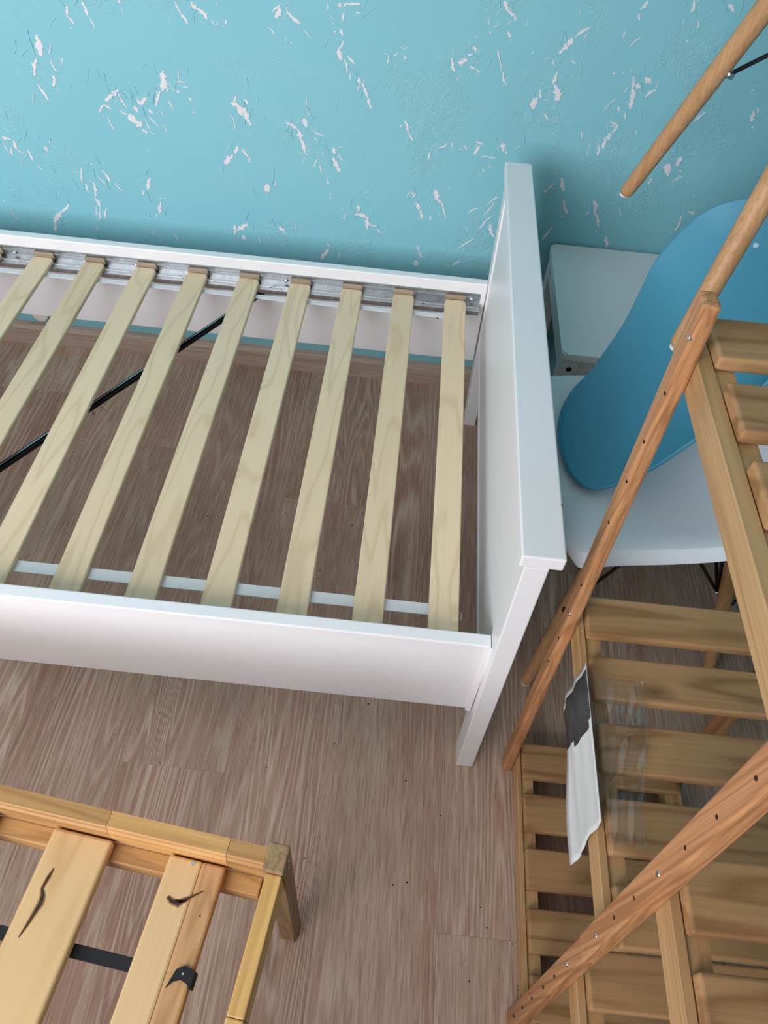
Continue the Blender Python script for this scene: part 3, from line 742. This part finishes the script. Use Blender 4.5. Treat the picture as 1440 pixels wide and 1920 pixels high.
# instruction sheet and its clear sleeve, hanging over the middle shelf edge
bm = bmesh.new()
ny, nz = 24, 12
def sheet_pt(u, v, off=0.0):
    # u along the shelf edge (towards the viewer), v downwards
    ytop = -1.035 - 0.195 * u
    z = 0.489 - 0.125 * v * (1.0 - 0.08 * math.sin(6 * u))
    y = ytop - 0.006 * v - 0.018 * v * max(0, u - 0.75) * 4 * (0.6 if v > 0.5 else 0.2)
    x = 0.1190 - 0.0045 * math.sin(3.14 * v) * (0.4 + 0.6 * math.sin(5 * u + 0.8)) - 0.002 * math.sin(11 * v + 3 * u) * v - off
    x -= 0.0022 * (abs(((v * 3.0) % 1.0) - 0.5) * 2) ** 1.0
    return (x, y, z)
for sgn, off in ((0, 0.0), (1, 0.0008)):
    grid = [[bm.verts.new(sheet_pt(i / ny, j / nz, off)) for j in range(nz + 1)] for i in range(ny + 1)]
    for i in range(ny):
        for j in range(nz):
            f = bm.faces.new((grid[i][j], grid[i][j + 1], grid[i + 1][j + 1], grid[i + 1][j]))
            u = (i + 0.5) / ny; v = (j + 0.5) / nz
            f.material_index = 1 if (0.025 < u < 0.375 + 0.05 * math.sin(5 * v) and v < 0.97) else 0
            f.smooth = True
    if sgn == 0: g0 = grid
    else:
        per = lambda g: [g[i][0] for i in range(ny + 1)] + [g[ny][j] for j in range(1, nz + 1)] + [g[i][nz] for i in range(ny - 1, -1, -1)] + [g[0][j] for j in range(nz - 1, 0, -1)]
        a, b = per(g0), per(grid)
        for k in range(len(a)): bm.faces.new((a[k], a[(k + 1) % len(a)], b[(k + 1) % len(a)], b[k]))
ps = mesh_obj('paper_sheet', bm, [M['paper'], M['paper_black']])
tag(ps, 'creased white paper with a black printed band hanging over the middle shelf', 'paper')
bm = bmesh.new()
nx, ny = 16, 22
rs = random.Random(11)
ph = [rs.uniform(0, 6) for _ in range(6)]
def film_pt(u, v):
    # u across the shelf, v along its edge
    x = 0.1165 + 0.066 * u * (1.0 + 0.18 * math.sin(4 * v + 1)); y = -1.045 - 0.205 * v
    z = 0.492 - 0.0205 * min(1, u * 4) + 0.0010 + 0.0058 * abs(math.sin(9 * u + 5 * v + ph[0])) ** 3 * math.sin(9 * v + ph[1]) ** 2 + 0.0014 * math.sin(17 * v + 6 * u + ph[2]) ** 2
    return (x, y, max(z, 0.4668))
grid = [[bm.verts.new(film_pt(i / nx, j / ny)) for j in range(ny + 1)] for i in range(nx + 1)]
for i in range(nx):
    for j in range(ny):
        bm.faces.new((grid[i][j], grid[i + 1][j], grid[i + 1][j + 1], grid[i][j + 1])).smooth = True
fo = mesh_obj('plastic_sleeve', bm, M['film'])
so = fo.modifiers.new('thickness', 'SOLIDIFY'); so.thickness = 0.0003
tag(fo, 'crumpled clear plastic sleeve spread over the middle shelf slats', 'plastic sleeve')

# ------------------------------------------------------------------ low pine bed frame in the foreground
pf = Matrix.Translation((-0.249, -1.276, 0)) @ Matrix.Rotation(math.radians(-6.52), 4, 'Z')
pine = empty('slatted_bench', pf)
tag(pine, 'low honey coloured pine frame with wide knotty slats in the foreground', 'bench')
def pb_(name, lo, hi, mat, parent=pine, bevel=0.0016, seg=2):
    return box(name, lo, hi, mat, parent, bevel=bevel, seg=seg, frame=pf)
PX0, PY0 = -1.22, -0.93
for x0, y0 in ((0.0, -0.031), (PX0 - 0.024, -0.031), (0.0, PY0 - 0.031), (PX0 - 0.024, PY0 - 0.031)):
    pb_('post', (x0, y0, 0), (x0 + 0.024, y0 + 0.031, 0.445), M['bench_post'], bevel=0.0022)
def rail_piece(xa, xb, mat):
    prof = [(-0.0055, 0.4385), (-0.0225, 0.4385), (-0.0240, 0.4370), (-0.0240, 0.4290), (-0.0265, 0.4265), (-0.0265, 0.3880), (-0.0055, 0.3880)]
    return extrude_x('rail', prof, xa, xb, mat, pine, frame=pf)
rail_piece(PX0, -0.1855, M['bench_brown'])
rail_piece(-0.1850, -0.0445, M['bench'])
rail_piece(-0.0440, -0.0008, M['bench_brown'])
pb_('rail', (PX0, PY0 - 0.024, 0.388), (0.0, PY0 - 0.006, 0.4385), M['bench'])
pb_('ledge', (PX0, -0.0475, 0.356), (-0.0035, -0.0268, 0.3885), M['bench_brown'])
pb_('ledge', (PX0, PY0 - 0.005, 0.356), (-0.0035, PY0 + 0.018, 0.3885), M['bench_brown'])
pb_('side_rail', (0.0045, -0.165, 0.385), (0.0228, -0.0312, 0.4385), M['bench_y'])
pb_('side_rail', (0.0045, PY0, 0.385), (0.0228, -0.1653, 0.4385), M['bench_y'])
pb_('side_rail', (PX0 - 0.0228, PY0, 0.385), (PX0 - 0.0045, -0.0312, 0.4385), M['bench_y'])
s1 = pb_('slat', (-0.254, PY0 + 0.02, 0.3888), (-0.182, -0.0285, 0.4052), M['bench_slat'], bevel=0.004, seg=3)
bm = bmesh.new()
hexa(bm, corners((-0.113, PY0 + 0.02, 0.3888), (-0.0735, -0.0285, 0.4052)), 0.003, 2, 0)
hexa(bm, corners((-0.0740, PY0 + 0.02, 0.3888), (-0.046, -0.0285, 0.4052)), 0.003, 2, 1)
s2 = mesh_obj('slat', bm, [M['bench_slat'], M['bench_slat2']], pine, frame=pf)
for k in range(1, 7):
    xa = -0.254 - 0.1405 * k
    if xa > PX0 + 0.02:
        pb_('slat', (xa, PY0 + 0.02, 0.3888), (xa + 0.070, -0.0285, 0.4052), M['bench_slat'], bevel=0.004, seg=3)
def crack(pts, ws, parent, z=0.4054, mat='crack'):
    if mat == 'crack': crack(pts, [q * 1.7 + 0.0005 for q in ws], parent, 0.40525, 'crack_edge')
    bm = bmesh.new()
    L_, R_ = [], []
    for i, (x, y) in enumerate(pts):
        a = Vector(pts[max(i - 1, 0)]); b = Vector(pts[min(i + 1, len(pts) - 1)]); dd = (b - a).normalized(); nn = Vector((-dd.y, dd.x))
        L_.append((x + nn.x * ws[i], y + nn.y * ws[i])); R_.append((x - nn.x * ws[i], y - nn.y * ws[i]))
    rows = []
    for (ax, ay), (bx, by) in zip(L_, R_):
        rows.append([bm.verts.new((ax, ay, z)), bm.verts.new((bx, by, z)), bm.verts.new((bx, by, 0.4035)), bm.verts.new((ax, ay, 0.4035))])
    for a, b in zip(rows, rows[1:]):
        for k in range(4): bm.faces.new((a[k], a[(k + 1) % 4], b[(k + 1) % 4], b[k]))
    bm.faces.new(rows[0]); bm.faces.new(rows[-1][::-1])
    mesh_obj('wood_crack', bm, M[mat], parent, frame=pf)
crack([(-0.2335, -0.070), (-0.235, -0.080), (-0.2365, -0.092), (-0.2325, -0.098), (-0.231, -0.106), (-0.233, -0.116), (-0.235, -0.128), (-0.238, -0.141)], [0.0004, 0.0014, 0.0010, 0.0018, 0.0022, 0.0015, 0.0010, 0.0003], s1)
crack([(-0.099, -0.071), (-0.093, -0.0745), (-0.085, -0.0755), (-0.080, -0.071), (-0.074, -0.0665), (-0.068, -0.062), (-0.062, -0.0575)], [0.0010, 0.0018, 0.0022, 0.0016, 0.0009, 0.0006, 0.0003], s2)
crack([(-0.090, -0.0735), (-0.083, -0.073), (-0.077, -0.070)], [0.0003, 0.0010, 0.0003], s2)
for x, y in ((-0.0835, -0.033),):
    tube('screw', [(x, y, 0.4045), (x, y, 0.4058)], 0.0026, M['bolt'], s2, 10, pf)
for x, y in ((-0.0575, -0.082), ):
    tube('nail_hole', [(x, y, 0.4030), (x, y, 0.4055)], 0.0010, M['hole'], s2, 8, pf)
bm = bmesh.new()
hexa(bm, corners((PX0 + 0.05, -0.1465, 0.3862), (-0.0445, -0.1325, 0.3882)), 0.0004, 1)
# end folded up round the slat edge and tacked on top
hexa(bm, corners((-0.0455, -0.1485, 0.3862), (-0.0435, -0.1325, 0.4075)), 0.0004, 1)
lo_ = [(-0.0440, -0.1320), (-0.0560, -0.1300), (-0.0640, -0.1350), (-0.0690, -0.1530), (-0.0635, -0.1460), (-0.0560, -0.1430), (-0.0480, -0.1455), (-0.0435, -0.1510)]
a = [bm.verts.new((x, y, 0.4056)) for x, y in lo_]; b = [bm.verts.new((x, y, 0.4076)) for x, y in lo_]
bm.faces.new(a[::-1]); bm.faces.new(b)
for k in range(len(a)): bm.faces.new((a[k], a[(k + 1) % len(a)], b[(k + 1) % len(a)], b[k]))
st_ = mesh_obj('webbing_strap', bm, M['strap'], pine, frame=pf)
tube('tack', [(-0.0555, -0.1375, 0.4075), (-0.0555, -0.1375, 0.4083)], 0.0012, M['bolt'], st_, 8, pf)
for z, x in ((0.425, 0.0), (0.405, 0.0)):
    tube('screw', [(0.0235, -0.012 - 0.003 * (z < 0.41), z), (0.0246, -0.012 - 0.003 * (z < 0.41), z)], 0.0022, M['bolt'], pine, 8, pf)
